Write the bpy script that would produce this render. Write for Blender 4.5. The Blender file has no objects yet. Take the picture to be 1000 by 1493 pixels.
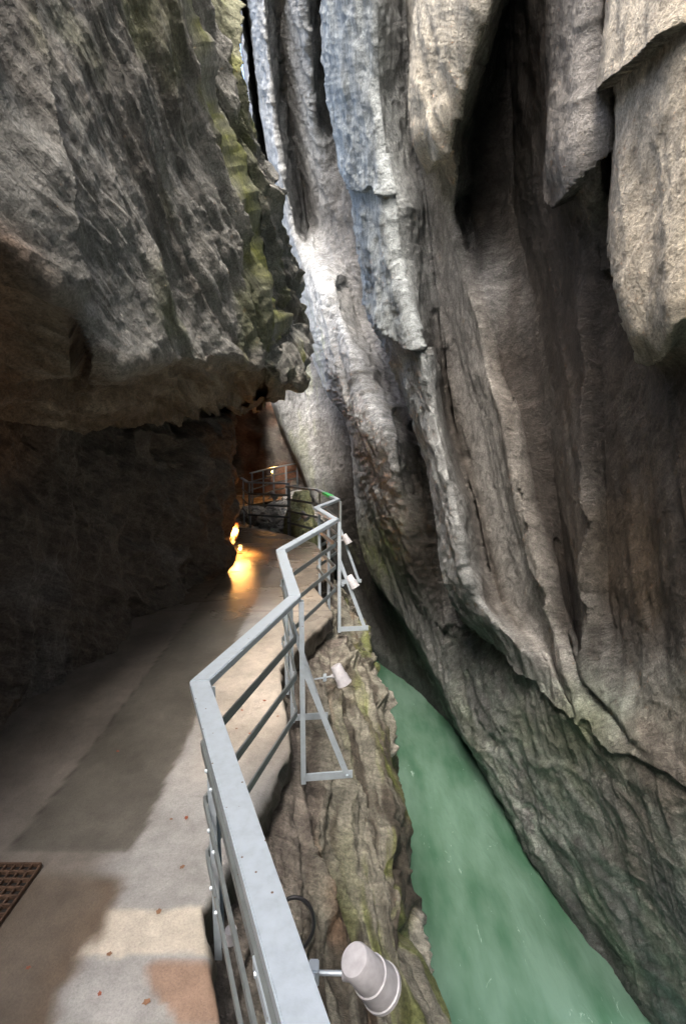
import bpy, bmesh, math, random
import numpy as np
from mathutils import Vector, Matrix

# ------------------------------------------------------------------ camera, sky, sun, exposure
scene = bpy.context.scene
C = scene.collection
FPX, PITCH, EYE = 720.0, math.radians(8.0), 2.0
cp, sp = math.cos(PITCH), math.sin(PITCH)
cam_d = bpy.data.cameras.new('camera'); cam = bpy.data.objects.new('camera', cam_d); C.objects.link(cam)
cam.location = (0, 0, EYE); cam.rotation_euler = (math.radians(90 - 8), 0, 0)
cam_d.sensor_fit = 'VERTICAL'; cam_d.sensor_height = 36.0; cam_d.lens = FPX / 1493.0 * 36.0
cam_d.clip_start = 0.05; cam_d.clip_end = 500
scene.camera = cam

SUN_DIR = Vector((0.10, 0.62, -0.78)).normalized()      # the way the light travels
world = bpy.data.worlds.new('World'); scene.world = world; world.use_nodes = True
wn = world.node_tree.nodes; wl = world.node_tree.links
sky = wn.new('ShaderNodeTexSky'); sky.sky_type = 'NISHITA'; sky.sun_disc = False
sky.sun_elevation = math.asin(-SUN_DIR.z); sky.sun_rotation = math.atan2(-SUN_DIR.x, -SUN_DIR.y)
sky.air_density = 1.0; sky.dust_density = 6.0; sky.ozone_density = 0.6
wl.new(sky.outputs[0], wn['Background'].inputs[0]); wn['Background'].inputs[1].default_value = 0.15
sun_d = bpy.data.lights.new('sun', 'SUN'); sun_d.energy = 1.0; sun_d.angle = math.radians(28); sun_d.color = (1.0, 0.96, 0.90)
sun = bpy.data.objects.new('sun', sun_d); C.objects.link(sun); sun.location = (-8, -4, 20)
sun.rotation_euler = SUN_DIR.to_track_quat('-Z', 'Y').to_euler()
vs = scene.view_settings
vs.view_transform = 'Standard'; vs.look = 'None'; vs.exposure = 2.65; vs.gamma = 1.0; vs.use_curve_mapping = False
scene.render.engine = 'CYCLES'
scene.cycles.use_denoising = True
scene.cycles.max_bounces = 10; scene.cycles.diffuse_bounces = 6
scene.cycles.sample_clamp_indirect = 8.0

rng = np.random.default_rng(7); random.seed(5)

# ------------------------------------------------------------------ helpers
def ray(px, py):
    a = (np.asarray(px, float) - 500) / FPX; b = (746.5 - np.asarray(py, float)) / FPX
    return a, cp + b * sp, b * cp - sp
def at(px, py, d):
    x, y, z = ray(px, py); return np.stack([x * d, y * d, EYE + z * d], -1)
def project(P):
    X, Y, Z = P[..., 0], P[..., 1], P[..., 2] - EYE
    d = np.maximum(Y * cp - Z * sp, .05); up = Y * sp + Z * cp
    return 500 + FPX * X / d, 746.5 - FPX * up / d
TAB = rng.random(1 << 16).astype(np.float32)
def vnoise(p):
    p = np.asarray(p, np.float32); i = np.floor(p).astype(np.int64); f = p - i; f = f * f * f * (f * (f * 6 - 15) + 10)
    def h(dx, dy, dz):
        k = ((i[..., 0] + dx) * 73856093) ^ ((i[..., 1] + dy) * 19349663) ^ ((i[..., 2] + dz) * 83492791)
        return TAB[(k ^ (k >> 13)) & 65535]
    fx, fy, fz = f[..., 0], f[..., 1], f[..., 2]
    def lx(dy, dz): a = h(0, dy, dz); return a + (h(1, dy, dz) - a) * fx
    def ly(dz): a = lx(0, dz); return a + (lx(1, dz) - a) * fy
    a = ly(0); return (a + (ly(1) - a) * fz) * 2 - 1
def fbm(p, o=4, g=.5):
    s = 0; A = 1; p = np.asarray(p, np.float32)
    for k in range(o): s = s + A * vnoise(p * (2.03 ** k) + 17.3 * k); A *= g
    return s
def ridged(p, o=4, g=.5):
    s = 0; A = 1; p = np.asarray(p, np.float32)
    for k in range(o): s = s + A * (1 - 2 * np.abs(vnoise(p * (2.03 ** k) + 9.1 * k))); A *= g
    return s
NB = np.array([.25, .75, .60]); NB /= np.linalg.norm(NB)          # bedding normal
E1 = np.array([0, -.62, .78]); E1 -= NB * (E1 @ NB); E1 /= np.linalg.norm(E1); E2 = np.cross(NB, E1)
NBL = np.array([.25, .48, .84]); NBL /= np.linalg.norm(NBL)
EL1 = np.array([.145, .86, -.5]); EL1 -= NBL * (EL1 @ NBL); EL1 /= np.linalg.norm(EL1); EL2 = np.cross(NBL, EL1)
def bedl(p, fs, f1, f2):
    return np.stack([p @ NBL * fs, p @ EL1 * f1, p @ EL2 * f2], -1)
def bed(p, fs, f1, f2):
    return np.stack([p @ NB * fs, p @ E1 * f1, p @ E2 * f2], -1)
def sstep(a, b, x):
    t = np.clip((x - a) / (b - a), 0, 1); return t * t * (3 - 2 * t)
def interp(y, keys):
    k = np.array(keys, float); return np.interp(y, k[:, 0], k[:, 1])
def interp_ex(y, keys):
    k = np.array(keys, float); v = np.interp(y, k[:, 0], k[:, 1])
    s0 = (k[1, 1] - k[0, 1]) / (k[1, 0] - k[0, 0]); s1 = (k[-1, 1] - k[-2, 1]) / (k[-1, 0] - k[-2, 0])
    v = np.where(y < k[0, 0], k[0, 1] + s0 * (y - k[0, 0]), v); return np.where(y > k[-1, 0], k[-1, 1] + s1 * (y - k[-1, 0]), v)
def mesh_obj(name, verts, faces, mat=None, parent=None, smooth=False):
    me = bpy.data.meshes.new(name); me.from_pydata([tuple(v) for v in verts], [], faces)
    me.update()
    if smooth:
        for p in me.polygons: p.use_smooth = True
    o = bpy.data.objects.new(name, me); C.objects.link(o)
    if mat: me.materials.append(mat)
    if parent: o.parent = parent
    return o
def grid_obj(name, P, mat, col=None, flip=False):
    n, m, _ = P.shape
    idx = np.arange(n * m).reshape(n, m)
    q = np.stack([idx[:-1, :-1], idx[:-1, 1:], idx[1:, 1:], idx[1:, :-1]], -1).reshape(-1, 4)
    if flip: q = q[:, ::-1]
    me = bpy.data.meshes.new(name)
    me.vertices.add(n * m); me.vertices.foreach_set('co', P.reshape(-1).astype(np.float32))
    me.loops.add(q.size); me.loops.foreach_set('vertex_index', q.reshape(-1).astype(np.int32))
    me.polygons.add(len(q)); me.polygons.foreach_set('loop_start', (np.arange(len(q)) * 4).astype(np.int32))
    me.polygons.foreach_set('use_smooth', np.ones(len(q), bool))
    me.update(calc_edges=True); me.validate()
    if col is not None:
        at_ = me.color_attributes.new('Col', 'FLOAT_COLOR', 'POINT')
        c4 = np.ones((n * m, 4), np.float32); c4[:, :3] = np.clip(col.reshape(-1, 3), 0.004, 1); at_.data.foreach_set('color', c4.reshape(-1))
    me.materials.append(mat)
    o = bpy.data.objects.new(name, me); C.objects.link(o); return o
def normals(P):
    du = np.gradient(P, axis=0); dv = np.gradient(P, axis=1); n = np.cross(du, dv)
    return n / (np.linalg.norm(n, axis=-1, keepdims=True) + 1e-9)
def blur(A, k):
    for ax in (0, 1):
        for _ in range(k):
            A = (np.take(A, np.r_[0, 0:A.shape[ax] - 1], ax) + 2 * A + np.take(A, np.r_[1:A.shape[ax], A.shape[ax] - 1], ax)) / 4
    return A
def structure(o): o['kind'] = 'structure'; return o

# ------------------------------------------------------------------ materials
def new_mat(name):
    m = bpy.data.materials.new(name); m.use_nodes = True; nt = m.node_tree
    return m, nt, nt.nodes['Principled BSDF']
def N(nt, t, **kw):
    n = nt.nodes.new(t)
    for k, v in kw.items():
        if k.startswith('i_'): n.inputs[k[2:].replace('_', ' ')].default_value = v
        else: setattr(n, k, v)
    return n
def mixc(nt, a, b, fac, bt='MIX'):
    m = nt.nodes.new('ShaderNodeMix'); m.data_type = 'RGBA'; m.blend_type = bt
    for s, v in ((m.inputs[0], fac), (m.inputs[6], a), (m.inputs[7], b)):
        if hasattr(v, 'links') or isinstance(v, bpy.types.NodeSocket): nt.links.new(v, s)
        else: s.default_value = v if isinstance(v, (int, float)) else (*v, 1)
    return m.outputs[2]
def ramp(nt, src, pts):
    r = nt.nodes.new('ShaderNodeValToRGB'); e = r.color_ramp.elements
    while len(e) < len(pts): e.new(.5)
    for k, (p, c) in enumerate(pts): e[k].position = p; e[k].color = (c, c, c, 1) if isinstance(c, (int, float)) else (*c, 1)
    nt.links.new(src, r.inputs[0]); return r.outputs[0]
def rock_material(name, rough=.62, bump=.75, streak=.35, fine=60, axes=None):
    m, nt, b = new_mat(name); L = nt.links
    geo = N(nt, 'ShaderNodeNewGeometry'); at_ = N(nt, 'ShaderNodeAttribute', attribute_name='Col')
    # coordinates along the bedding
    comb = N(nt, 'ShaderNodeCombineXYZ')
    for k, (v, s) in enumerate(zip(axes or (NB, E1, E2), (9.0, 1.4, 1.4))):
        d = N(nt, 'ShaderNodeVectorMath', operation='DOT_PRODUCT'); d.inputs[1].default_value = tuple(v * s)
        L.new(geo.outputs['Position'], d.inputs[0]); L.new(d.outputs['Value'], comb.inputs[k])
    n_bed = N(nt, 'ShaderNodeTexNoise', i_Scale=1.6, i_Detail=8, i_Roughness=.65, i_Distortion=.6); L.new(comb.outputs[0], n_bed.inputs['Vector'])
    n_big = N(nt, 'ShaderNodeTexNoise', i_Scale=1.3, i_Detail=6, i_Roughness=.6); L.new(geo.outputs['Position'], n_big.inputs['Vector'])
    n_fine = N(nt, 'ShaderNodeTexNoise', i_Scale=fine, i_Detail=5, i_Roughness=.7); L.new(geo.outputs['Position'], n_fine.inputs['Vector'])
    n_mid = N(nt, 'ShaderNodeTexNoise', i_Scale=9, i_Detail=8, i_Roughness=.65); L.new(geo.outputs['Position'], n_mid.inputs['Vector'])
    comb2 = N(nt, 'ShaderNodeVectorMath', operation='MULTIPLY'); comb2.inputs[1].default_value = (1.9, 5.0, 5.0); L.new(comb.outputs[0], comb2.inputs[0])
    n_bed2 = N(nt, 'ShaderNodeTexNoise', i_Scale=1.9, i_Detail=6, i_Roughness=.7, i_Distortion=.2); L.new(comb2.outputs[0], n_bed2.inputs['Vector'])
    # run-off streaks down the fall line
    mp = N(nt, 'ShaderNodeMapping'); mp.inputs['Scale'].default_value = (5, 5, .5); mp.inputs['Rotation'].default_value = (0, math.radians(-14), 0)
    L.new(geo.outputs['Position'], mp.inputs['Vector'])
    n_run = N(nt, 'ShaderNodeTexNoise', i_Scale=1.5, i_Detail=7, i_Roughness=.6); L.new(mp.outputs[0], n_run.inputs['Vector'])
    c = at_.outputs['Color']
    c = mixc(nt, c, ramp(nt, n_bed.outputs['Fac'], ((.3, .45), (.5, .95), (.72, 1.5))), .7, 'MULTIPLY')
    c = mixc(nt, c, ramp(nt, n_bed2.outputs['Fac'], ((.32, .5), (.5, 1.0), (.68, 1.45))), .55, 'MULTIPLY')
    c = mixc(nt, c, ramp(nt, n_run.outputs['Fac'], ((.32, .55), (.52, 1.0), (.7, 1.4))), streak, 'MULTIPLY')
    c = mixc(nt, c, ramp(nt, n_mid.outputs['Fac'], ((.3, .6), (.5, 1.0), (.7, 1.35))), .6, 'MULTIPLY')
    c = mixc(nt, c, ramp(nt, n_fine.outputs['Fac'], ((.3, .42), (.5, 1.0), (.7, 1.6))), .75, 'MULTIPLY')
    L.new(c, b.inputs['Base Color'])
    # thin pale veins and grit in the relief
    vor = N(nt, 'ShaderNodeTexVoronoi', i_Scale=14); L.new(geo.outputs['Position'], vor.inputs['Vector'])
    mx = N(nt, 'ShaderNodeMath', operation='MULTIPLY_ADD'); mx.inputs[1].default_value = .9
    L.new(n_bed.outputs['Fac'], mx.inputs[0]); L.new(n_mid.outputs['Fac'], mx.inputs[2])
    mx1 = N(nt, 'ShaderNodeMath', operation='MULTIPLY_ADD'); mx1.inputs[1].default_value = .6; L.new(n_bed2.outputs['Fac'], mx1.inputs[0]); L.new(mx.outputs[0], mx1.inputs[2])
    mx2 = N(nt, 'ShaderNodeMath', operation='MULTIPLY_ADD'); mx2.inputs[1].default_value = .5; L.new(n_fine.outputs['Fac'], mx2.inputs[0]); L.new(mx1.outputs[0], mx2.inputs[2])
    bp = N(nt, 'ShaderNodeBump', i_Strength=bump, i_Distance=.06); L.new(mx2.outputs[0], bp.inputs['Height'])
    L.new(bp.outputs[0], b.inputs['Normal'])
    L.new(ramp(nt, n_big.outputs['Fac'], ((.35, rough - .12), (.65, rough + .16))), b.inputs['Roughness'])
    b.inputs['Specular IOR Level'].default_value = .4
    return m
M_ROCK = rock_material('limestone_rock')
M_LEFT = rock_material('dark_overhang_rock', rough=.48, bump=.8, streak=.12, axes=(NBL, EL1, EL2))
M_BANK = rock_material('mossy_bank_rock', rough=.7, bump=.6, streak=.3, fine=45)

def steel_material(name, col, rough=.42, metal=.55, scale=30):
    m, nt, b = new_mat(name); L = nt.links
    geo = N(nt, 'ShaderNodeNewGeometry')
    n1 = N(nt, 'ShaderNodeTexNoise', i_Scale=scale, i_Detail=6, i_Roughness=.65); L.new(geo.outputs['Position'], n1.inputs['Vector'])
    n2 = N(nt, 'ShaderNodeTexVoronoi', i_Scale=26); L.new(geo.outputs['Position'], n2.inputs['Vector'])
    c = mixc(nt, col, ramp(nt, n1.outputs['Fac'], ((.3, .86), (.5, 1.0), (.7, 1.1))), .8, 'MULTIPLY')
    spots = ramp(nt, n2.outputs['Distance'], ((.06, 1.0), (.10, 0.0)))
    c = mixc(nt, c, (.16, .10, .07), spots)
    L.new(c, b.inputs['Base Color']); b.inputs['Metallic'].default_value = metal
    L.new(ramp(nt, n1.outputs['Fac'], ((.3, rough - .1), (.7, rough + .15))), b.inputs['Roughness'])
    bp = N(nt, 'ShaderNodeBump', i_Strength=.12, i_Distance=.01); L.new(n1.outputs['Fac'], bp.inputs['Height']); L.new(bp.outputs[0], b.inputs['Normal'])
    return m
M_STEEL = steel_material('galvanised_steel', (.43, .50, .57), .38, .4)
M_BAR = steel_material('weathered_steel', (.22, .25, .26), .5, .6)
def plain(name, col, rough=.5, metal=0., var=.25, scale=20):
    m, nt, b = new_mat(name); L = nt.links
    geo = N(nt, 'ShaderNodeNewGeometry'); n1 = N(nt, 'ShaderNodeTexNoise', i_Scale=scale, i_Detail=5); L.new(geo.outputs['Position'], n1.inputs['Vector'])
    L.new(mixc(nt, col, ramp(nt, n1.outputs['Fac'], ((.3, 1 - var), (.7, 1 + var))), 1.0, 'MULTIPLY'), b.inputs['Base Color'])
    b.inputs['Roughness'].default_value = rough; b.inputs['Metallic'].default_value = metal; return m
M_LAMP = plain('grey_lamp_plastic', (.36, .36, .39), .45, 0, .15, 40)
M_CABLE = plain('black_rubber', (.02, .02, .022), .5)
M_LEAF = plain('fallen_leaf_red', (.28, .09, .05), .6, 0, .4)
M_LEAF2 = plain('fallen_leaf_brown', (.22, .12, .07), .6, 0, .4)
M_RUST = plain('rusty_iron', (.10, .06, .04), .7, .3, .5, 60)
M_GREEN = plain('green_tape', (.05, .45, .12), .5)
M_PIT_SHADE = plain('pit_shade_black', (.01, .009, .008), .9)  # black standing in for the shade below the grate

# ------------------------------------------------------------------ the river-side rock wall (right)
def solve_right(px, py, delta):
    dd = np.linspace(.4, 24, 900)
    x, y, z = ray(px, py); sh = np.broadcast(px, py).shape
    x = np.broadcast_to(x, sh); y = np.broadcast_to(y, sh); z = np.broadcast_to(z, sh)
    Y = y[..., None] * dd; Fv = x[..., None] * dd - 2.93 + .215 * Y + .27 * z[..., None] * dd + .03 * np.maximum(0, Y - 11) ** 2 + np.asarray(delta)[..., None]
    hit = Fv > 0; k = np.argmax(hit, -1); k = np.where(hit.any(-1), np.maximum(k, 1), len(dd) - 1)
    f1 = np.take_along_axis(Fv, k[..., None], -1)[..., 0]; f0 = np.take_along_axis(Fv, (k - 1)[..., None], -1)[..., 0]
    t = np.clip(f0 / (f0 - f1 + 1e-9), 0, 1); return np.where(hit.any(-1), dd[k - 1] + t * (dd[1] - dd[0]), 24.)

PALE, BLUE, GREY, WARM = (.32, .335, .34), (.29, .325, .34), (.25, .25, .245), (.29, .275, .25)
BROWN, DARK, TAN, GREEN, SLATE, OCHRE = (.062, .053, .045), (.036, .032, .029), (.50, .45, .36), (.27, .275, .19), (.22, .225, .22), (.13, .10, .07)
A_k = [(-80, 345), (0, 352), (150, 368), (350, 392), (480, 402), (585, 400), (620, 411), (650, 425), (695, 445), (760, 470), (860, 500), (930, 535), (1500, 800)]
B_k = [(-80, 348), (0, 361), (156, 381), (312, 408), (429, 427), (505, 450), (568, 474), (604, 504), (644, 515), (701, 519), (773, 524), (813, 533), (845, 546), (890, 580), (940, 610), (1500, 900)]
C_k = [(-80, 470), (0, 478), (130, 485), (240, 503), (262, 512), (300, 521), (380, 530), (460, 545), (521, 576), (590, 602), (669, 627), (745, 641), (824, 652), (874, 664), (900, 684), (918, 706), (957, 742), (1020, 780), (1500, 1050)]
D_k = [(-80, 730), (0, 718), (100, 690), (200, 663), (260, 667), (304, 658), (400, 674), (452, 692), (547, 707), (600, 732), (661, 744), (734, 757), (828, 787), (885, 797), (962, 814), (1020, 836), (1090, 890), (1500, 1120)]
def off(keys, dx): return [(y, x + (dx if y < 880 or dx > 20 else -1.5 * abs(dx))) for y, x in keys]
C2_k = [(-80, 590), (0, 596), (130, 600), (240, 612), (300, 622), (380, 630), (460, 640), (521, 648), (590, 658), (669, 674), (745, 697), (824, 714), (880, 732), (918, 758), (957, 795), (1020, 824), (1500, 1100)]
CURVES = [  # name, px keys, delta keys, colour keys   (far to near)
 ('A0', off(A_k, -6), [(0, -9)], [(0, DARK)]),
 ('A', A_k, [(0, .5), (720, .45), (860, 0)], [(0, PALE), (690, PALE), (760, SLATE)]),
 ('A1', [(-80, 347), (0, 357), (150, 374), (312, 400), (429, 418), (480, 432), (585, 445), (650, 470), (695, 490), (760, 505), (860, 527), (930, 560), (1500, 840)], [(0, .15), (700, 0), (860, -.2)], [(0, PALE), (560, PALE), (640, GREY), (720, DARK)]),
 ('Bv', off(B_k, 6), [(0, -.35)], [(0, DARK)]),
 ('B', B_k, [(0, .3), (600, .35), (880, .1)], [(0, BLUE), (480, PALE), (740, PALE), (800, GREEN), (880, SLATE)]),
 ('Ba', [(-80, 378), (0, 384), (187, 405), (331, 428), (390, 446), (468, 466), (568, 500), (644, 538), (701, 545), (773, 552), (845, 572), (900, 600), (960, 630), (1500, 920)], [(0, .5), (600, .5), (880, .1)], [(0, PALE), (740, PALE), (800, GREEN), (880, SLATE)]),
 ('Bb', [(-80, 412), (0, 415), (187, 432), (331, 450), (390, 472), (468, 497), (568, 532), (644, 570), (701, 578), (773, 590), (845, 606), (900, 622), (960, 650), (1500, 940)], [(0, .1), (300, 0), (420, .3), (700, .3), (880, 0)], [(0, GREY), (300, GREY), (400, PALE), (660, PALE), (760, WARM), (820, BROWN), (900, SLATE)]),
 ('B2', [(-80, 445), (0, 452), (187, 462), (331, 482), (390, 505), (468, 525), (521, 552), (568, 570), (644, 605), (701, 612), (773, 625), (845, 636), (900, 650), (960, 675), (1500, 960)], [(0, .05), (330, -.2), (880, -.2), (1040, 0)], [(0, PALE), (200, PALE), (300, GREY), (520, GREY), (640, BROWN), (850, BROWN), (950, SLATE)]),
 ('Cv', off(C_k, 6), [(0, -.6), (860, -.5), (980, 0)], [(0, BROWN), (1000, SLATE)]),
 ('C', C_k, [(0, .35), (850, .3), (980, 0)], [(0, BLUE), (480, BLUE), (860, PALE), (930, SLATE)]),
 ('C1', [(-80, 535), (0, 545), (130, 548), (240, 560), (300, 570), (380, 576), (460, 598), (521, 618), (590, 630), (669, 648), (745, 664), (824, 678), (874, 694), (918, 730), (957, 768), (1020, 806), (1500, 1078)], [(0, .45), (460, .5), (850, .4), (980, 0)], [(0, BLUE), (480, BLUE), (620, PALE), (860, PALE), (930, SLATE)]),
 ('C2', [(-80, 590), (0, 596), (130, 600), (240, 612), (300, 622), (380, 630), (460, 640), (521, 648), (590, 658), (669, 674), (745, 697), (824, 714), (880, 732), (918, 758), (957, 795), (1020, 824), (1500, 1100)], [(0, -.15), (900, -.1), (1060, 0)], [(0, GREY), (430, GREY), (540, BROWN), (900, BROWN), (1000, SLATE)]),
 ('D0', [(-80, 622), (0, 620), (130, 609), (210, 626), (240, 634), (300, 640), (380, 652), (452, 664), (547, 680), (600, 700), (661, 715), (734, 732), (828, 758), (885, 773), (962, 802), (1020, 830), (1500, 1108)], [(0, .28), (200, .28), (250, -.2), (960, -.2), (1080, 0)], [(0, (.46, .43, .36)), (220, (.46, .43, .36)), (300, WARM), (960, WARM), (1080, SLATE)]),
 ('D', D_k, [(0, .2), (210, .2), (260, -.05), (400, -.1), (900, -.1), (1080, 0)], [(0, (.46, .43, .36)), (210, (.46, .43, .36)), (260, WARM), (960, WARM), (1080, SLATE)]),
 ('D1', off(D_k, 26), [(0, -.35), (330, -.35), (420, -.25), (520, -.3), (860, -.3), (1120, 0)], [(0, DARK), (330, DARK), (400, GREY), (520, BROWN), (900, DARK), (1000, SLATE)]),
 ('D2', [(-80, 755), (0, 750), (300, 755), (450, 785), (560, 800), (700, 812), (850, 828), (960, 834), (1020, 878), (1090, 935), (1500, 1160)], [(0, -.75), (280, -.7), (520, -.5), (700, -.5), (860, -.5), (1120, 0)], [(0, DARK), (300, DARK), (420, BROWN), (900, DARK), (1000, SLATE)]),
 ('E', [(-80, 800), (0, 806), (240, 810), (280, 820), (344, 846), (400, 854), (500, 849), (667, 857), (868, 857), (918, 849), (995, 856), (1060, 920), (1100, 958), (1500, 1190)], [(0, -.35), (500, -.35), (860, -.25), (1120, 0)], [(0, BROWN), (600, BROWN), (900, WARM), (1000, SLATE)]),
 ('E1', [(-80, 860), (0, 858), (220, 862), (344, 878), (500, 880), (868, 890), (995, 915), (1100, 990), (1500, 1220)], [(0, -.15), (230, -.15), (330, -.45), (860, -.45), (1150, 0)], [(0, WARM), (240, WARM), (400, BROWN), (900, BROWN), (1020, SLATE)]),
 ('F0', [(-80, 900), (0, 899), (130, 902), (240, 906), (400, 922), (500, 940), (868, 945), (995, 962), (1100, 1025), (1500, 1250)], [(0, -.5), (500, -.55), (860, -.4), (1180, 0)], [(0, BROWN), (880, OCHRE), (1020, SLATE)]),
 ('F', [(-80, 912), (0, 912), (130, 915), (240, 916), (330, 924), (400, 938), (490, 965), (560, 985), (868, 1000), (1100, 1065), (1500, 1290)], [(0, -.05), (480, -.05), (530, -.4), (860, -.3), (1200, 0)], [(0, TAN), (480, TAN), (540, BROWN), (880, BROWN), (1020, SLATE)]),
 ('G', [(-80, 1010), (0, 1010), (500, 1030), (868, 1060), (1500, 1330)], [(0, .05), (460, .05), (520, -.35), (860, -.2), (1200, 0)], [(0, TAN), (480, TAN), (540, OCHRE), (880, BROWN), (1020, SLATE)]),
 ('H', [(-80, 1200), (1500, 1450)], [(0, 0)], [(0, GREY)]),
 ('I', [(0, 2000)], [(0, 0)], [(0, GREY)]),
 ('J', [(0, 6000)], [(0, 0)], [(0, GREY)]),
]
def rows_for(step=1.7, top=50, ybot=1500):
    inner = np.arange(-40, ybot, step); return inner, top
def build_right():
    inner, ntop = rows_for()
    f = np.linspace(1, 0, ntop, endpoint=False) ** 2.2
    cols3, colc, names = [], [], []
    for name, pk, dk, ck in CURVES:
        px_in = interp_ex(inner, pk) if len(pk) > 1 else np.full(len(inner), float(pk[0][1]))
        p0 = px_in[0]; ytop = np.interp(p0, [350, 500, 1000, 2000, 6000], [-500, -2600, -4500, -9000, -25000])
        yt = -40 + f * (ytop + 40); slope = -.12 if p0 < 1100 else 0
        pxt = p0 + slope * -(yt + 40) * (1 if p0 < 700 else .0) * .5
        py = np.r_[yt, inner]; px = np.r_[pxt, px_in]
        dl = interp(py, dk) if len(dk) > 1 else np.full(len(py), float(dk[0][1]))
        dl = dl * sstep(-1400, -60, py) if name != 'A0' else dl
        def rsm(v, k):
            w = np.hanning(2 * k + 3)[1:-1]; w /= w.sum(); return np.r_[v[:ntop], np.convolve(np.pad(v[ntop:], k, mode='edge'), w, 'valid')]
        dl = rsm(dl, 28); px = rsm(px, 7)
        d = solve_right(px, py, dl) if name != 'A0' else np.full(len(py), 23.)
        P = at(px, py, d); P[:, 2] = np.maximum(P[:, 2], -7.5)
        cols3.append(P)
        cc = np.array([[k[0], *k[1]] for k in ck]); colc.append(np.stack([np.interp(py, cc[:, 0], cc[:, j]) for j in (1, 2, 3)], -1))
        names.append(name)
    K = np.stack(cols3, 1); KC = np.stack(colc, 1)          # rows, curves, 3
    n = K.shape[1]; T = np.zeros_like(K); T[:, 1:-1] = .5 * (K[:, 2:] - K[:, :-2]); T[:, 0] = K[:, 1] - K[:, 0]; T[:, -1] = K[:, -1] - K[:, -2]
    seg = np.linalg.norm(K[:, 1:] - K[:, :-1], axis=-1)
    lim = np.minimum(np.c_[seg, seg[:, -1:]], np.c_[seg[:, :1], seg]) * .7
    tl = np.linalg.norm(T, axis=-1); T *= np.minimum(1, lim / (tl + 1e-6))[..., None]
    cnt = {'A0': 6, 'Bv': 10, 'Cv': 12, 'G': 30, 'H': 14, 'I': 14}
    out, outc, uu = [], [], []
    for k in range(n - 1):
        w = np.abs(project(K[40:900:60, k + 1])[0] - project(K[40:900:60, k])[0]).mean()
        m = cnt.get(names[k], int(np.clip(w / 1.5, 8, 70)))
        s = np.linspace(0, 1, m, endpoint=(k == n - 2))[None, :, None]
        h00 = 2 * s ** 3 - 3 * s ** 2 + 1; h10 = s ** 3 - 2 * s ** 2 + s; h01 = -2 * s ** 3 + 3 * s ** 2; h11 = s ** 3 - s ** 2
        out.append(h00 * K[:, k, None] + h10 * T[:, k, None] + h01 * K[:, k + 1, None] + h11 * T[:, k + 1, None])
        outc.append(KC[:, k, None] * (1 - s) + KC[:, k + 1, None] * s); uu.append(k + s[0, :, 0])
    P = np.concatenate(out, 1); col = np.concatenate(outc, 1)
    px, py = project(P)
    # ---- relief
    nrm = normals(blur(P, 6))
    toward = np.array([-1, -.4, 0.1]); nrm *= np.sign((nrm * toward).sum(-1, keepdims=True) + 1e-9)
    far = np.clip(P[..., 1] / 9, .35, .9) * (1 - .45 * sstep(9, 12, P[..., 1]))
    low = sstep(930, 1060, py)                                # the polished lower wall
    warp = fbm(P * .9, 3)
    polished = sstep(672, 720, px + 10 * warp) * (1 - sstep(880, 930, px)) * sstep(330, 420, py)
    band = np.exp(-((px - .5 * (interp(py, C2_k) + interp(py, D_k)) - 6) / 24.) ** 4) * sstep(300, 420, py) * (1 - sstep(960, 1020, py))
    polished = np.maximum(polished, np.exp(-((px - .5 * (interp(py, C2_k) + interp(py, D_k))) / 26.) ** 2) * sstep(250, 330, py))
    rough = (1 - .62 * polished) * (1 - .5 * low)
    flute = np.stack([P[..., 1] * 2.6, (P[..., 0] + .27 * P[..., 2]) * 2.6, P[..., 2] * .28], -1)
    disp = (.05 * fbm(P * .7, 2) + .05 * ridged(flute + .3 * warp[..., None], 3)) * (.4 + .6 * rough)
    disp += .014 * ridged(flute * np.array([3.5, 3.5, 2]) + .4 * warp[..., None], 3)
    sb = P @ NB
    t = sb * 1.9 + .9 * warp + .35 * fbm(P * 2.3, 2); fr = t - np.floor(t)
    ledge = np.where(fr < .9, fr / .9, (1 - fr) / .1)
    msk = sstep(-.25, .5, fbm(P * .6 + 31, 2)) * rough
    disp += .04 * ledge * msk
    t2 = sb * 5.5 + 1.3 * fbm(P * 1.6 + 5, 3); fr2 = t2 - np.floor(t2)
    disp += .022 * np.where(fr2 < .8, fr2 / .8, (1 - fr2) / .2) * sstep(-.2, .5, fbm(P * 1.1 + 51, 2)) * rough
    disp += .016 * ridged(bed(P, 3.2, .7, .7), 4) * rough
    disp += .018 * ridged(bed(P, 10, 1.8, 1.8) + .5 * warp[..., None], 3) * rough
    disp += .014 * fbm(P * 6.5, 4, .6) * (.25 + .75 * rough)
    disp += .03 * low * ridged(P * np.array([2.2, 1.8, 2.6]) + .6 * warp[..., None], 4)
    disp -= .12 * sstep(820, 960, py)
    disp += .07 * low * ridged(np.stack([P[..., 2] * 1.1 + P[..., 1] * .55, P[..., 1] * .25, P[..., 0] * .5], -1) + .25 * warp[..., None], 3)
    # ---- edges traced from the rock: the right side of each line stands proud
    def vstep(keys, h, w, fade=25, sgn=1):
        nonlocal disp
        x0 = interp(py, keys); s = (px - x0 - 5 * fbm(P * 3.1, 2)) * sgn
        win = sstep(keys[0][0] - fade, keys[0][0] + fade, py) * (1 - sstep(keys[-1][0] - fade, keys[-1][0] + fade, py))
        disp = disp + h * win * np.where(s > 0, np.exp(-np.maximum(s, 0) / w), 0)
    def hstep(keys, h, w, fade=20):                           # above the line stands proud
        nonlocal disp
        y0 = interp(px, keys); s = y0 - py + 9 * fbm(P * 3.0 + 8, 3)
        win = sstep(keys[0][0] - fade, keys[0][0] + fade, px) * (1 - sstep(keys[-1][0] - fade, keys[-1][0] + fade, px))
        disp = disp + h * win * np.where(s > 0, np.exp(-np.maximum(s, 0) / w), 0)
    vstep([(0, 402), (187, 424), (242, 431), (331, 443), (390, 463), (468, 470), (560, 478)], .12, 30)
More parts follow.
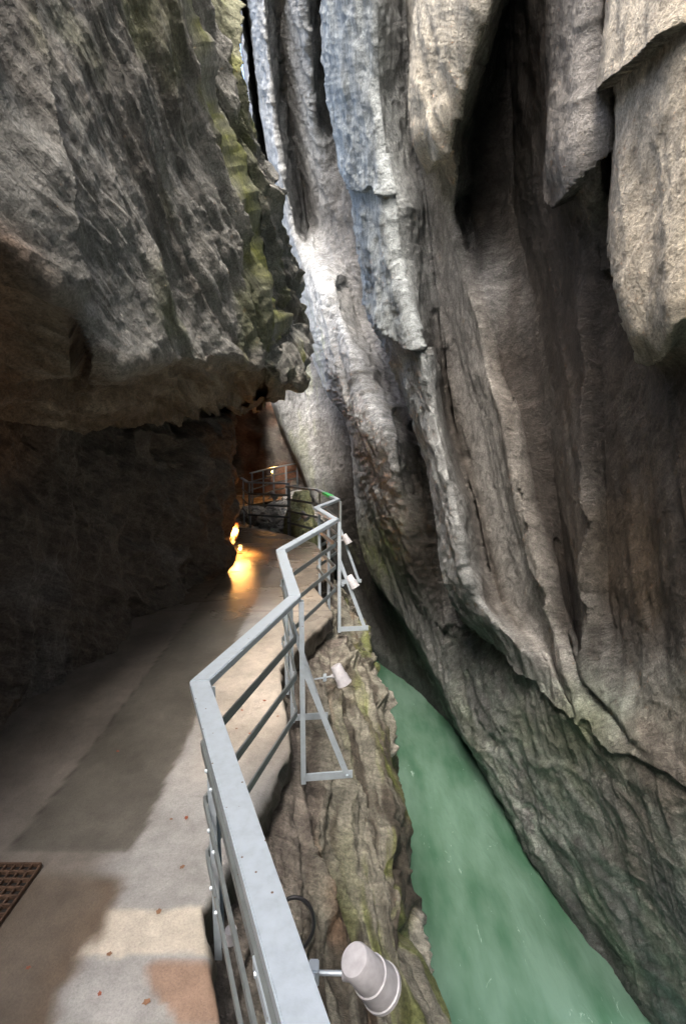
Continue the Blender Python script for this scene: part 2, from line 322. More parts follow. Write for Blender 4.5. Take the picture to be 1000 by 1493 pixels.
    vstep([(120, 455), (200, 470), (300, 486), (390, 505)], .10, 25)
    hstep([(505, 262), (560, 285), (600, 300)], .06, 60)
    hstep([(545, 448), (590, 500), (622, 515), (650, 500)], .15, 70)
    hstep([(612, 180), (640, 238), (662, 205), (700, 100)], .22, 160)
    hstep([(812, 250), (838, 286), (862, 250), (896, 130)], .40, 200)
    hstep([(865, 330), (880, 400), (915, 395)], .18, 80)
    hstep([(898, 130), (930, 100), (1010, 30)], .35, 200)
    hstep([(915, 330), (940, 410), (966, 505), (1010, 460)], .4, 160)
    hstep([(640, 905), (706, 925), (745, 962), (830, 1035), (900, 1092), (1020, 1150)], .13, 60)
    vstep([(560, 752), (661, 747), (760, 766), (900, 802)], .10, 14)
    vstep([(420, 846), (560, 852), (760, 858), (990, 852)], .14, 24)
    vstep([(500, 962), (600, 985), (720, 1000)], .1, 16)
    edgef = sstep(0, 60, np.arange(P.shape[0]))[:, None]
    P2 = P + nrm * (disp * far * .9)[..., None]
    # ---- colour: stains and mineral films
    m1 = fbm(P * 1.2 + 3, 4); col = col * (1 + .28 * m1)[..., None]
    def tint(c, mask): 
        nonlocal col
        mask = np.clip(mask, 0, 1)[..., None]; col = col * (1 - mask) + np.array(c) * mask
    run = fbm(P * np.array([4, 4, .45]) + 70, 4)
    tint(BROWN, .6 * sstep(0, .6, run) * sstep(640, 720, px) * (1 - sstep(905, 925, px) * (py < 500)) * (1 - low) * (1 - band) * sstep(230, 260, py + 60 * (px > 725)))
    tint((.38, .37, .35), band * .9)
    tint((.15, .14, .125), .3 * sstep(.4, .8, -run) * sstep(700, 800, px) * sstep(420, 600, py) * (1 - low))
    tint(OCHRE, .45 * sstep(.1, .6, fbm(P * 1.1 + 90, 3)) * sstep(780, 880, px) * sstep(500, 620, py) * (1 - low))
    tint((.33, .36, .33), .85 * low * sstep(.55, 1.0, ridged(P * np.array([1, .8, 1.3]) * .9 + .5 * warp[..., None], 3)))
    tint((.24, .28, .16), .6 * np.exp(-((px - 850) / 60.) ** 2 - ((py - 1065) / 60.) ** 2) + .25 * low * sstep(.2, .7, fbm(P * .9 + 120, 3)))
    tint((.25, .21, .16), .6 * low * sstep(820, 960, px) * sstep(0, .6, fbm(P * .8 + 200, 3)))
    tint((.06, .065, .065), .8 * sstep(-4.3, -4.75, P[..., 2] + .25 * fbm(P * 1.5, 3)))
    tint((.36, .42, .18), .75 * sstep(.25, .6, fbm(P * np.array([6, 6, 2]), 3)) * np.exp(-((px - 560) / 28.) ** 2 - ((py - 800) / 40.) ** 2))
    tint((.34, .37, .24), .4 * sstep(.1, .6, run) * (px < 480) * sstep(380, 460, py))
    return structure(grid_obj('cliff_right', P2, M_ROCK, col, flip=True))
build_right()

# ------------------------------------------------------------------ the overhanging rock above the path (left)
LIP = [(-6000, -3200), (-2500, -1100), (-832, -110), (-170, 270), (-60, 325), (0, 352), (60, 405), (108, 448), (135, 500), (170, 527), (230, 520), (290, 527), (345, 522), (385, 535), (410, 556), (435, 556)]
BACK = [(-6000, 420), (-1700, 490), (-400, 585), (0, 603), (130, 607), (250, 606), (300, 601), (350, 588), (400, 574), (435, 564)]
M_k = [(-500, 205), (-80, 238), (0, 250), (40, 262), (120, 280), (200, 310), (270, 331), (350, 350), (420, 370), (490, 392), (530, 400), (556, 372), (600, 318), (640, 300), (1500, 300)]
S_k = [(-500, 322), (0, 334), (70, 333), (130, 342), (200, 362), (300, 387), (360, 405), (420, 424), (480, 425), (520, 432), (545, 437), (554, 432), (570, 405), (586, 358), (600, 340), (625, 336), (700, 331), (800, 335), (850, 331), (1500, 331)]
def left_depth(px, py, o):
    a = (px - 500) / FPX; b = (746.5 - py) / FPX
    lip = interp(px, LIP); back = interp(px, BACK)
    def df(bb): return (1.75 + o) / np.maximum(.1436 + .0202 * bb - a, .12)
    def dw(bb): return 3.2 / np.maximum(.163 + .023 * bb - a, .12)
    f_lip = df((746.5 - lip) / FPX); w_back = np.minimum(dw((746.5 - back) / FPX), f_lip + 1.2 + 6 * sstep(400, 340, px))
    t = np.clip((py - lip) / (back - lip + 1e-6), 0, 1)
    dc = 1 / ((1 - t) / f_lip + t / w_back)
    d = np.where(py < lip, df(b), np.where(py < back, dc, dw(b)))
    return d
def build_left():
    inner = np.arange(-20, 1260, 1.7); ntop = 40; f = np.linspace(1, 0, ntop, endpoint=False) ** 1.4
    const = [-6000, -2500, -1200, -500, -150, 0]
    rows = ntop + len(inner)
    cols = []
    def topy(p0): return np.interp(p0, [-6000, -2500, -1200, -500, -150, 0, 600], [-10000, -4500, -2400, -1200, -700, -450, -320])
    for k in range(len(const) - 1):
        m = (10, 10, 14, 16, 40)[k]
        for s in np.linspace(0, 1, m, endpoint=False): cols.append(('c', const[k] + (const[k + 1] - const[k]) * s, 0))
    for s in np.linspace(0, 1, 190, endpoint=False): cols.append(('m', s, 0))
    for s in np.linspace(0, 1, 90): cols.append(('s', s, 0))
    for k in range(1, 7): cols.append(('r', k / 6, 0))
    PX = np.zeros((rows, len(cols))); PY = np.zeros_like(PX); O = np.zeros_like(PX); EX = np.zeros_like(PX)
    for j, (kind, s, _) in enumerate(cols):
        Mi = interp(inner, M_k); Si = interp(inner, S_k)
        if kind == 'c': pin = np.full(len(inner), float(s))
        elif kind == 'm': pin = s * Mi
        elif kind == 's': pin = Mi + s * (Si - Mi)
        else: pin = Si - 14 * s
        yt = -20 + f * (topy(pin[0]) + 20); PY[:, j] = np.r_[yt, inner]; PX[:, j] = np.r_[pin[0] + .10 * (yt + 20) * (pin[0] > 0), pin]
        if kind == 's': O[:, j] = (.34 - .14 * s) * sstep(0, .06, s)
        if kind == 'r': O[:, j] = .20; EX[:, j] = s * np.interp(PY[:, j], [440, 540], [.8, 4.5])
    upper = 1 - sstep(470, 545, PY)
    d = left_depth(PX, PY, O * upper) + EX + 1.2 * np.clip((PX - 302) / 30, 0, 1.1) ** 2 * sstep(640, 690, PY)
    P = at(PX, PY, d)
    nrm = normals(blur(P, 5)); toward = np.array([1, -.5, -.2]); nrm *= np.sign((nrm * toward).sum(-1, keepdims=True) + 1e-9)
    px, py = PX, PY
    lip = interp(px, LIP); back = interp(px, BACK)
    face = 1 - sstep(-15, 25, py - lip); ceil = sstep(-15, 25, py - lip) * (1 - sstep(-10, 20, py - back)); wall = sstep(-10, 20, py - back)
    warp = fbm(P * .8, 3); sb = P @ NBL
    disp = .14 * fbm(P * .7 + 4, 3)
    t = sb * 1.7 + .8 * warp; fr = t - np.floor(t)
    disp += .16 * np.where(fr < .85, fr / .85, (1 - fr) / .15) * face * sstep(-.3, .5, fbm(P * .5 + 11, 2))
    t = sb * 5.5 + 1.1 * fbm(P * 1.4 + 8, 3); fr = t - np.floor(t)
    disp += .045 * np.where(fr < .8, fr / .8, (1 - fr) / .2) * face * sstep(-.4, .4, fbm(P * 1.1 + 15, 2))
    disp += .06 * ridged(bedl(P, 2.6, .5, .5), 4) * face + .02 * ridged(bedl(P, 9, 1.4, 1.4), 3) * face
    lay = np.stack([P[..., 2] * 9 + P[..., 0] * 1.6, P[..., 0] * 1.1, P[..., 1] * .8], -1)
    disp += .10 * ridged(lay + .3 * warp[..., None], 4) * ceil
    disp += (.12 * ridged(P * np.array([1.3, 1.3, .45]) + .5 * warp[..., None], 4) + .06 * fbm(P * 3.3, 4)) * wall
    disp += .022 * fbm(P * 6, 4, .55)
    def vstep(keys, h, w, fade=25):
        nonlocal disp
        x0 = interp(py, keys); s = -(px - x0 - 6 * fbm(P * 2.6, 2))
        win = sstep(keys[0][0] - fade, keys[0][0] + fade, py) * (1 - sstep(keys[-1][0] - fade, keys[-1][0] + fade, py))
        disp = disp + h * win * np.where(s > 0, np.exp(-np.maximum(s, 0) / w), 0)
    vstep([(-20, 12), (80, 40), (220, 62), (340, 78), (430, 112)], .16, 60)
    vstep([(0, 320), (120, 322), (220, 350), (330, 385), (420, 415)], .22, 22)
    vstep([(60, 300), (160, 320), (260, 350), (380, 380), (490, 402)], .16, 16)
    keep = 1 - sstep(0, .2, EX)
    far = np.clip(d / 5, .4, 1.3)
    P2 = P + nrm * (disp * far * keep)[..., None]
    col = np.zeros_like(P) + np.array((.25, .25, .235))
    def tint(c, mask):
        nonlocal col
        mask = np.clip(mask, 0, 1)[..., None]; col = col * (1 - mask) + np.array(c) * mask
    tint((.15, .135, .115), .7 * sstep(-.1, .5, fbm(bedl(P, 1.8, .5, .5) + 40, 4)))
    tint((.36, .36, .34), .6 * sstep(.35, .9, ridged(bedl(P, 2.5, .5, .5) + 4, 3)))
    tint((.17, .19, .07), .55 * sstep(.15, .7, fbm(P * 1.1 + 77, 3)))
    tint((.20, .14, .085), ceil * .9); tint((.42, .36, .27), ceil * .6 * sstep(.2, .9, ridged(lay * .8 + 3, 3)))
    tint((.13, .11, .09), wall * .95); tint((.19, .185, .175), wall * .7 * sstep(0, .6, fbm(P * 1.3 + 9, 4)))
    tint((.26, .13, .06), wall * .8 * sstep(250, 320, px) * sstep(-.3, .4, fbm(P * 2 + 60, 3)))
    tint((.24, .13, .07), .7 * sstep(90, -10, px) * sstep(-60, 20, py - lip) * (1 - sstep(650, 760, py)))
    # moss along the outer edges of the layers
    mo = np.exp(-np.abs(px - interp(py, M_k) + 4 * fbm(P * 4, 2)) / 1.9) * sstep(-.45, .1, fbm(P * 2 + 5, 2)) * (1 - sstep(490, 530, py))
    mo += .7 * sstep(.25, .7, fbm(P * np.array([3, 3, 1.4]) + 33, 4)) * (px > interp(py, M_k)) * (1 - sstep(60, 220, py))
    mo += np.exp(-np.abs(px - interp(py, [(60, 300), (160, 320), (260, 350), (380, 380), (490, 402)])) / 5) * (py < 500) * .35 * sstep(.1, .5, fbm(P * 3 + 3, 2))
    mo += np.exp(-np.abs(px - interp(py, S_k) + 3) / 4) * (py < 550) * sstep(0, .4, fbm(P * 3 + 13, 2))
    tint((.24, .26, .05), mo * face)
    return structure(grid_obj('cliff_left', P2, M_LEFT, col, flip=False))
build_left()

# ------------------------------------------------------------------ the cavern the path leads into
def noisy_grid(name, P, mat, col, amp=.25, freq=.8, flip=False, toward=None, colvar=None):
    nrm = normals(P); nrm = blur(nrm, 3)
    if toward is not None: nrm *= np.sign((nrm * np.array(toward)).sum(-1, keepdims=True) + 1e-9)
    disp = amp * fbm(P * freq, 4) + amp * .5 * ridged(P * np.array([1.4, 1.4, .5]) * freq * 1.4, 3) + .03 * fbm(P * 5, 3)
    c = np.zeros_like(P) + np.array(col); c *= (1 + .35 * fbm(P * 1.1 + 5, 4))[..., None]
    if colvar is not None:
        m = sstep(-.2, .4, fbm(P * .8 + 9, 3))[..., None]; c = c * (1 - m) + np.array(colvar) * m
    return structure(grid_obj(name, P + nrm * disp[..., None], mat, c, flip))
def loft_profiles(Ys, profs, ny, npn):
    Ys = np.array(Ys, float); pr = np.array(profs, float)      # k, m, 2
    m = pr.shape[1]; s = np.linspace(0, m - 1, npn); y = np.linspace(Ys[0], Ys[-1], ny)
    out = np.zeros((ny, npn, 3)); tmp = np.zeros((len(Ys), npn, 2))
    for k in range(len(Ys)):
        for c in (0, 1): tmp[k, :, c] = np.interp(s, np.arange(m), pr[k, :, c])
    for j in range(npn):
        for c, q in ((0, 0), (1, 2)): out[:, j, q] = np.interp(y, Ys, tmp[:, j, c])
    out[..., 1] = y[:, None]; return out
cave = loft_profiles([7.7, 8.6, 11, 14, 17, 21.5],
    [[(xl, -1), (xl - .1, .8), (xl, 2.0), (xl + .5, zc - .4), (xm, zc), (xr, zc + .15), (xr - .3, zc + .6), (xr - 1.2, zc + 1.0)] for xl, xm, xr, zc in
     ((-2.6, -1.7, -1.0, 2.7), (-3.6, -2.2, -1.1, 2.75), (-4.0, -2.6, -1.5, 3.0), (-4.6, -3.4, -2.2, 3.5), (-5.2, -4.0, -3.0, 3.6), (-5.5, -4.2, -3.2, 3.6))], 120, 150)
noisy_grid('cavern_wall', cave, M_LEFT, (.15, .13, .11), .22, .8, toward=(1, 0, -.4), colvar=(.2, .2, .19))
gx, gz = np.meshgrid(np.linspace(-7, 3, 90), np.linspace(-7, 5, 110))
noisy_grid('cavern_end', np.stack([gx, 20.5 - .35 * (gx + 3) + 0 * gz, gz], -1), M_LEFT, (.18, .16, .14), .3, .7, toward=(0, -1, 0), colvar=(.24, .12, .07))
# unseen gorge behind the viewer, closed over and capped to block sky light
rb = loft_profiles([-7, -6, -5.4, .9], [[(4.7, -7), (3.0, 1.5), (1.7, 5), (.4, 6.6), (-1.0, 7.0), (-2.4, 7.2)]] * 2 + [[(4.7, -7), (3.0, 1.5), (2.1, 5), (1.5, 7), (1.0, 9), (.6, 10.5)]] * 2, 60, 140)
noisy_grid('unseen_cliff_right', rb, M_ROCK, GREY, .2, .7, toward=(-1, 0, -.3), colvar=WARM)
lb = loft_profiles([-7, .4], [[(-3.3, -1), (-3.3, 2.1), (-2.6, 2.6), (-1.75, 2.95), (-1.75, 5), (-1.85, 7)]] * 2, 60, 110)
noisy_grid('unseen_cliff_left', lb, M_LEFT, (.2, .19, .17), .15, .7, toward=(1, 0, -.3))
gx, gz = np.meshgrid(np.linspace(-5, 6, 80), np.linspace(-7, 9, 90))
noisy_grid('unseen_gorge_cap', np.stack([gx, -6.6 + 0 * gx, gz], -1), M_ROCK, GREY, .3, .6, toward=(0, 1, 0))

# ------------------------------------------------------------------ walkway, rail line
def floor_z(y): return float(np.interp(y, [3, 5.5, 8, 11], [-.10, .05, .05, -.05]))
RAIL_H = 1.10
def on_rail(px, py, dz=RAIL_H):
    z = 1.0
    for _ in range(12):
        x, y, w = ray(px, py); d = (z - EYE) / w; z = floor_z(y * d) + dz
    return Vector((x * d, y * d, z))
RP = [on_rail(*p) for p in ((447, 1493), (291, 992), (430, 868), (409, 801), (489, 756), (461, 739), (492, 727), (463, 713), (418, 708))]
P0 = RP[0]; dr = (RP[0] - RP[1]); dr.z = 0; dr.normalize()
RP[0] = P0 + dr * 1.6; RP[0].z = RP[1].z
FAR = [on_rail(*p) for p in ((421, 704), (361, 702), (352, 696))]
FAR2 = [on_rail(365, 689), Vector((-2.5, 17.6, 1.13)), Vector((-1.72, 18.6, 1.25))]

M_FLOOR, nt, b = new_mat('wet_concrete'); L = nt.links
geo = N(nt, 'ShaderNodeNewGeometry')
n1 = N(nt, 'ShaderNodeTexNoise', i_Scale=2.2, i_Detail=8, i_Roughness=.65); n2 = N(nt, 'ShaderNodeTexNoise', i_Scale=110, i_Detail=5, i_Roughness=.8); n3 = N(nt, 'ShaderNodeTexNoise', i_Scale=12, i_Detail=8, i_Roughness=.7)
for n_ in (n1, n2, n3): L.new(geo.outputs['Position'], n_.inputs['Vector'])
cA = N(nt, 'ShaderNodeAttribute', attribute_name='Col')
c = mixc(nt, cA.outputs['Color'], ramp(nt, n1.outputs['Fac'], ((.3, .7), (.5, 1.0), (.7, 1.25))), .8, 'MULTIPLY')
c = mixc(nt, c, ramp(nt, n3.outputs['Fac'], ((.3, .7), (.5, 1.0), (.7, 1.25))), .7, 'MULTIPLY')
c = mixc(nt, c, ramp(nt, n2.outputs['Fac'], ((.28, .5), (.5, 1.0), (.74, 1.4))), .55, 'MULTIPLY')
L.new(c, b.inputs['Base Color'])
wet = N(nt, 'ShaderNodeAttribute', attribute_name='wet')
mr = N(nt, 'ShaderNodeMapRange'); mr.inputs['To Min'].default_value = .62; mr.inputs['To Max'].default_value = .15; L.new(wet.outputs['Fac'], mr.inputs['Value'])
ad = N(nt, 'ShaderNodeMath', operation='MULTIPLY_ADD'); ad.inputs[1].default_value = .25; L.new(n3.outputs['Fac'], ad.inputs[0]); L.new(mr.outputs[0], ad.inputs[2])
sb_ = N(nt, 'ShaderNodeMath', operation='SUBTRACT'); sb_.inputs[1].default_value = .12; L.new(ad.outputs[0], sb_.inputs[0]); L.new(sb_.outputs[0], b.inputs['Roughness'])
hm = N(nt, 'ShaderNodeMath', operation='MULTIPLY_ADD'); hm.inputs[1].default_value = .5; L.new(n2.outputs['Fac'], hm.inputs[0]); L.new(n3.outputs['Fac'], hm.inputs[2])
bp = N(nt, 'ShaderNodeBump', i_Strength=.35, i_Distance=.02); L.new(hm.outputs[0], bp.inputs['Height']); L.new(bp.outputs[0], b.inputs['Normal'])

edge_pts = [(RP[0].x + .35 - .02, -7.0), (RP[0].x - .02, RP[0].y)] + [(p.x - .05, p.y) for p in RP[1:]] + [(-2.55, FAR[1].y - .1), (-3.0, FAR[2].y), (-3.3, 16.0), (-2.6, 17.5), (-1.75, 18.6), (-1.0, 21.5)]
def edge_x(y): 
    ys = np.array([p[1] for p in edge_pts]); xs = np.array([p[0] for p in edge_pts]); o = np.argsort(ys, kind='stable'); return np.interp(y, ys[o], xs[o])
def build_walkway():
    ys = np.unique(np.r_[np.linspace(-7, 1, 20), np.arange(1, 9, .02), np.linspace(9, 21.5, 120), [p[1] for p in edge_pts]])
    nx = 150; X = np.zeros((len(ys), nx)); Y = np.repeat(ys[:, None], nx, 1)
    ex = edge_x(ys); s = np.linspace(0, 1, nx - 6)
    rag = .012 * fbm(np.stack([ys * 3, ys * 0, ys * 0], -1), 3)
    X[:, :nx - 6] = -4.4 + (ex + rag + 4.4)[:, None] * s[None]
    Z = np.repeat(np.array([floor_z(y) for y in ys])[:, None], nx, 1)
    P = np.stack([X, Y, Z], -1)
    top = P[:, :nx - 6].copy(); top[..., 2] += .006 * fbm(top * np.array([1.2, 1.2, 1]), 3)
    for k in range(6):
        P[:, nx - 6 + k] = top[:, -1]; P[:, nx - 6 + k, 0] += (.012, .018, .016, .01, 0, -.15)[k] + .03 * fbm(top[:, -1] * 7 + k, 4) * (0 < k < 5); P[:, nx - 6 + k, 2] -= (.012, .05, .11, .17, .24, .26)[k]
    P[:, :nx - 6] = top
    x, y = P[..., 0], P[..., 1]
    col = np.zeros_like(P) + np.array((.30, .30, .295))
    def tint(c, mask):
        nonlocal col
        mask = np.clip(mask, 0, 1)[..., None]; col = col * (1 - mask) + np.array(c) * mask
    n = .05 * fbm(P * 6, 3)
    # a pale strip and a brown patch of newer mortar, the older dark pour along the middle, overhang shade painted on the left side, paler outer lane
    band = sstep(1.76, 1.775, y + n * .5) * (1 - sstep(1.96, 1.985, y + n * .5))
    tint((.50, .46, .39), band * .9 * sstep(-1.25, -1.05, x + n))
    tint((.11, .08, .055), sstep(-1.02, -1.1, x + n) * sstep(2.2, 2.1, y))  # overhang's shadow painted into the near left floor
    tint((.13, .11, .09), sstep(-1.0, -1.3, x + n) * .8)  # shade under the overhang put into the slab colour
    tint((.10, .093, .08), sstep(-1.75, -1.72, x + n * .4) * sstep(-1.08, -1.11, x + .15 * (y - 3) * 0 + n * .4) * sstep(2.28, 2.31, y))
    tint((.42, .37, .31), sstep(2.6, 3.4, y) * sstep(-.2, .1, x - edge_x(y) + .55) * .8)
    pat = sstep(-.80, -.765, x + .6 * n - .10 * (1.72 - y)) * sstep(1.48, 1.53, y + n) * (1 - sstep(1.72, 1.735, y + n * .3)) * sstep(-.55, -.95, -(x) - 1.7 * (y - 1.5) + n * 3)
    pat = sstep(0, .04, (x + .80) - .9 * np.maximum(0, 1.68 - y) + 1.2 * n) * sstep(1.50, 1.53, y) * (1 - sstep(1.735, 1.75, y))
    tint((.26, .17, .12), pat * .9)
    tint((.17, .13, .09), sstep(5, 6.5, y) * .7)
    col = col * (1 + .15 * fbm(P * 2.5, 4))[..., None]
    tint((.04, .032, .025), sstep(-.012, -.035, z_rel := (P[..., 2] - Z)) * 1.0)
    joint = np.maximum(np.exp(-((x + 1.735 + n * .2) / .008) ** 2) * (y > 2.3), np.exp(-((y - 5.55 + n * .2) / .012) ** 2))
    tint((.04, .035, .03), joint * .8)
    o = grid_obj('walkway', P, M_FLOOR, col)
    a_ = o.data.attributes.new('wet', 'FLOAT', 'POINT')
    w = 1.25 * sstep(4.6, 6.0, y + .5 * fbm(P * 1.2, 3)) * (1 - .35 * sstep(.3, .0, edge_x(y) - x)) * (.75 + .35 * fbm(P * np.array([1, 3, 1]), 3))
    w = np.maximum(w, .25 + .3 * fbm(P * 1.5 + 8, 3))
    a_.data.foreach_set('value', np.clip(w, 0, 1).reshape(-1).astype(np.float32))
    return structure(o)
build_walkway()

# ------------------------------------------------------------------ the rock bank under the walkway
def build_bank():
    ys = np.r_[np.linspace(-6.5, .9, 30, endpoint=False), np.linspace(.9, 5, 300, endpoint=False), np.linspace(5, 11, 260, endpoint=False), np.linspace(11, 20, 80)]
    npn = 260; s = np.linspace(0, 1, npn)
    ex = edge_x(ys); zf = np.array([floor_z(y) for y in ys])
    top_drop = np.interp(ys, [0, 2.4, 3.0, 3.6, 4.2, 5.4, 6.5, 9, 20], [.35, .3, .28, .26, .26, .30, .34, .5, .6])
    out = np.zeros((len(ys), npn, 3))
    for j, y in enumerate(ys):
        cx = np.interp(y, [-2, .5, 2.5, 6, 9, 11, 14, 20], [.75, .66, .58, .54, .34, -.1, -.5, -.7]); e = ex[j]; z0 = zf[j] - top_drop[j]
        k = np.interp(y, [2, 4.2, 5.5, 7, 9], [0, .35, .8, .7, .3])      # flat shoulder farther on
        kx = [e - .5, e - .02, e + .10 + (cx - e) * .18, e + (cx - e) * (.5 + .15 * k), e + (cx - e) * (.82 + .08 * k), cx, cx + .05, cx - .02, cx + .1, cx + .1]
        kz = [z0 + .02, z0, z0 - .22 + .18 * k, z0 - .62 + .42 * k, -1.05 + .35 * k, -1.5 + .2 * k, -2.2, -3.2, -5.2, -6.5]
        kn = [0, .06, .16, .36, .56, .72, .8, .87, .96, 1]
        out[j, :, 0] = np.interp(s, kn, kx); out[j, :, 2] = np.interp(s, kn, kz); out[j, :, 1] = y
    P = blur(out, 5)
    nrm = normals(P); nrm *= np.sign((nrm * np.array([1, 0, .6])).sum(-1, keepdims=True) + 1e-9)
    warp = fbm(P * 1.2, 3)
    NV = np.array([.95, .13, .22])                                  # steep slabs striking along the gorge
    q = np.stack([P @ NV * 5.5, P[..., 2] * .45, P[..., 1] * .75], -1)
    disp = .085 * ridged(q + .45 * warp[..., None], 4) + .08 * fbm(P * 1.3, 3)
    t = P @ NV * 2.3 + .7 * warp; fr = t - np.floor(t)
    disp += .10 * np.where(fr < .88, fr / .88, (1 - fr) / .12) * sstep(-.3, .3, fbm(P * .7 + 3, 2))
    disp += (.022 * (1 - .5 * sstep(.5, .66, s)))[None, :] * fbm(P * np.array([7, 4, 4]), 4, .6) + .008 * fbm(P * 26, 2)
    disp += (.03 * (1 - .7 * sstep(.5, .66, s)))[None, :] * ridged(np.stack([P @ NV * 15, P[..., 2] * 1.1, P[..., 1] * 1.6], -1) + .6 * warp[..., None], 3)
    crust = sstep(.15, .5, fbm(P * 1.6 + 65, 4)) * sstep(.45, .62, s)[None, :]
    disp += .05 * crust * ridged(P * 7, 3)
    sh = sstep(.03, .16, s)[None, :]
    disp = (disp - .16) * sh
    P2 = P + nrm * disp[..., None]
    px, py = project(P)
    col = np.zeros_like(P) + np.array((.175, .17, .14))
    def tint(c, mask):
        nonlocal col
        mask = np.clip(mask, 0, 1)[..., None]; col = col * (1 - mask) + np.array(c) * mask
    st = fbm(q * np.array([1.8, .8, 1.3]) + 5, 4)
    tint((.05, .042, .032), .9 * sstep(-.05, .35, st))
    tint((.15, .175, .05), .8 * sstep(-.05, .45, fbm(q * np.array([1.6, .8, 1.3]) + 25, 4)) * sstep(.22, .45, s)[None, :])
    tint((.20, .12, .07), .45 * sstep(.25, .7, fbm(q + 45, 4)) * sstep(.12, .2, s)[None, :] * (1 - sstep(.4, .6, s))[None, :])
    tint((.38, .36, .32), .85 * sstep(.15, .55, fbm(P * 1.6 + 65, 4)) * sstep(.45, .62, s)[None, :])
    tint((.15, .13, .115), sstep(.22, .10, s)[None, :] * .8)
    tint((.30, .29, .24), .7 * sstep(4.2, 5.2, P[..., 1]) * (1 - sstep(.3, .5, s))[None, :] * sstep(-.3, .4, fbm(P * 9, 3)))
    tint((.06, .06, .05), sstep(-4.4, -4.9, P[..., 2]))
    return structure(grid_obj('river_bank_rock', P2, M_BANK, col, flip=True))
build_bank()

# ------------------------------------------------------------------ river
M_WATER, nt, b = new_mat('milky_river_water'); L = nt.links
geo = N(nt, 'ShaderNodeNewGeometry')
mp = N(nt, 'ShaderNodeMapping'); mp.inputs['Rotation'].default_value = (0, 0, math.radians(12)); mp.inputs['Scale'].default_value = (1.6, .55, 1); L.new(geo.outputs['Position'], mp.inputs['Vector'])
n1 = N(nt, 'ShaderNodeTexNoise', i_Scale=1.1, i_Detail=4, i_Roughness=.5); L.new(mp.outputs[0], n1.inputs['Vector'])
n2 = N(nt, 'ShaderNodeTexNoise', i_Scale=5.0, i_Detail=5, i_Roughness=.55, i_Distortion=.8); L.new(mp.outputs[0], n2.inputs['Vector'])
n3 = N(nt, 'ShaderNodeTexNoise', i_Scale=3.0, i_Detail=9, i_Roughness=.7, i_Distortion=1.6); L.new(mp.outputs[0], n3.inputs['Vector'])
c = mixc(nt, (.07, .16, .10), (.165, .28, .215), ramp(nt, n1.outputs['Fac'], ((.35, 0.), (.65, 1.))))
c = mixc(nt, c, (.55, .75, .66), ramp(nt, n3.outputs['Fac'], ((.64, 0.), (.72, .7))))
L.new(c, b.inputs['Base Color']); b.inputs['Roughness'].default_value = .13; b.inputs['IOR'].default_value = 1.33
bp = N(nt, 'ShaderNodeBump', i_Strength=.35, i_Distance=.06); L.new(n2.outputs['Fac'], bp.inputs['Height']); L.new(bp.outputs[0], b.inputs['Normal'])
gx, gy = np.meshgrid(np.linspace(-3, 8, 60), np.linspace(-7, 24, 160))
wz = -5 + .03 * fbm(np.stack([gx * .9, gy * .5, 0 * gx], -1), 3)
structure(grid_obj('river', np.stack([gx, gy, wz], -1), M_WATER))

# ------------------------------------------------------------------ railing
def empty(name, loc, label, cat, group=None):
    o = bpy.data.objects.new(name, None); C.objects.link(o); o.location = loc; o.empty_display_size = .1
    o['label'] = label; o['category'] = cat
    if group: o['group'] = group
    return o
def tag(o, label, cat, group=None):
    o['label'] = label; o['category'] = cat
    if group: o['group'] = group
    return o
def bm_obj(name, bm, mat, parent=None, bevel=0, smooth=False):
    if bevel: bmesh.ops.bevel(bm, geom=list(bm.edges), offset=bevel, segments=2, affect='EDGES', clamp_overlap=True)
    bmesh.ops.recalc_face_normals(bm, faces=bm.faces)
    me = bpy.data.meshes.new(name); bm.to_mesh(me); bm.free()
    if smooth:
        for p in me.polygons: p.use_smooth = True
    me.materials.append(mat); o = bpy.data.objects.new(name, me); C.objects.link(o)
    if parent:
        o.parent = parent; o.matrix_parent_inverse = Matrix.Translation(parent.location).inverted()
    return o
def hexa(bm, pts):
    v = [bm.verts.new(p) for p in pts]
    for f in ((0, 3, 2, 1), (4, 5, 6, 7), (0, 1, 5, 4), (1, 2, 6, 5), (2, 3, 7, 6), (3, 0, 4, 7)): bm.faces.new([v[i] for i in f])
def beam(bm, a, b, side, up, w, h):
    side = side.normalized() * w / 2; up = up.normalized() * h / 2
    hexa(bm, [a - side - up, a + side - up, a + side + up, a - side + up, b - side - up, b + side - up, b + side + up, b - side + up])
def mitres(pts):
    out = []
    for k, p in enumerate(pts):
        d1 = (p - pts[k - 1]) if k else (pts[1] - p); d2 = (pts[k + 1] - p) if k + 1 < len(pts) else d1
        d1 = Vector((d1.x, d1.y, 0)).normalized(); d2 = Vector((d2.x, d2.y, 0)).normalized()
        n1 = Vector((d1.y, -d1.x, 0)); n2 = Vector((d2.y, -d2.x, 0)); m = (n1 + n2)
        m = n1 if m.length < .2 else m.normalized(); m = m / max(m.dot(n1), .45); out.append(m)
    return out
def strip(bm, a, b, ma, mb, w, h, o=0):
    A, B = a + ma * o, b + mb * o; u = Vector((0, 0, h / 2))
    hexa(bm, [A - ma * w / 2 - u, A + ma * w / 2 - u, A + ma * w / 2 + u, A - ma * w / 2 + u, B - mb * w / 2 - u, B + mb * w / 2 - u, B + mb * w / 2 + u, B - mb * w / 2 + u])
def disc(bm, c, axis, r, h, seg=10):
    q = axis.to_track_quat('Z', 'Y').to_matrix().to_4x4(); q.translation = c
    bmesh.ops.create_cone(bm, cap_ends=True, segments=seg, radius1=r, radius2=r * .85, depth=h, matrix=q)
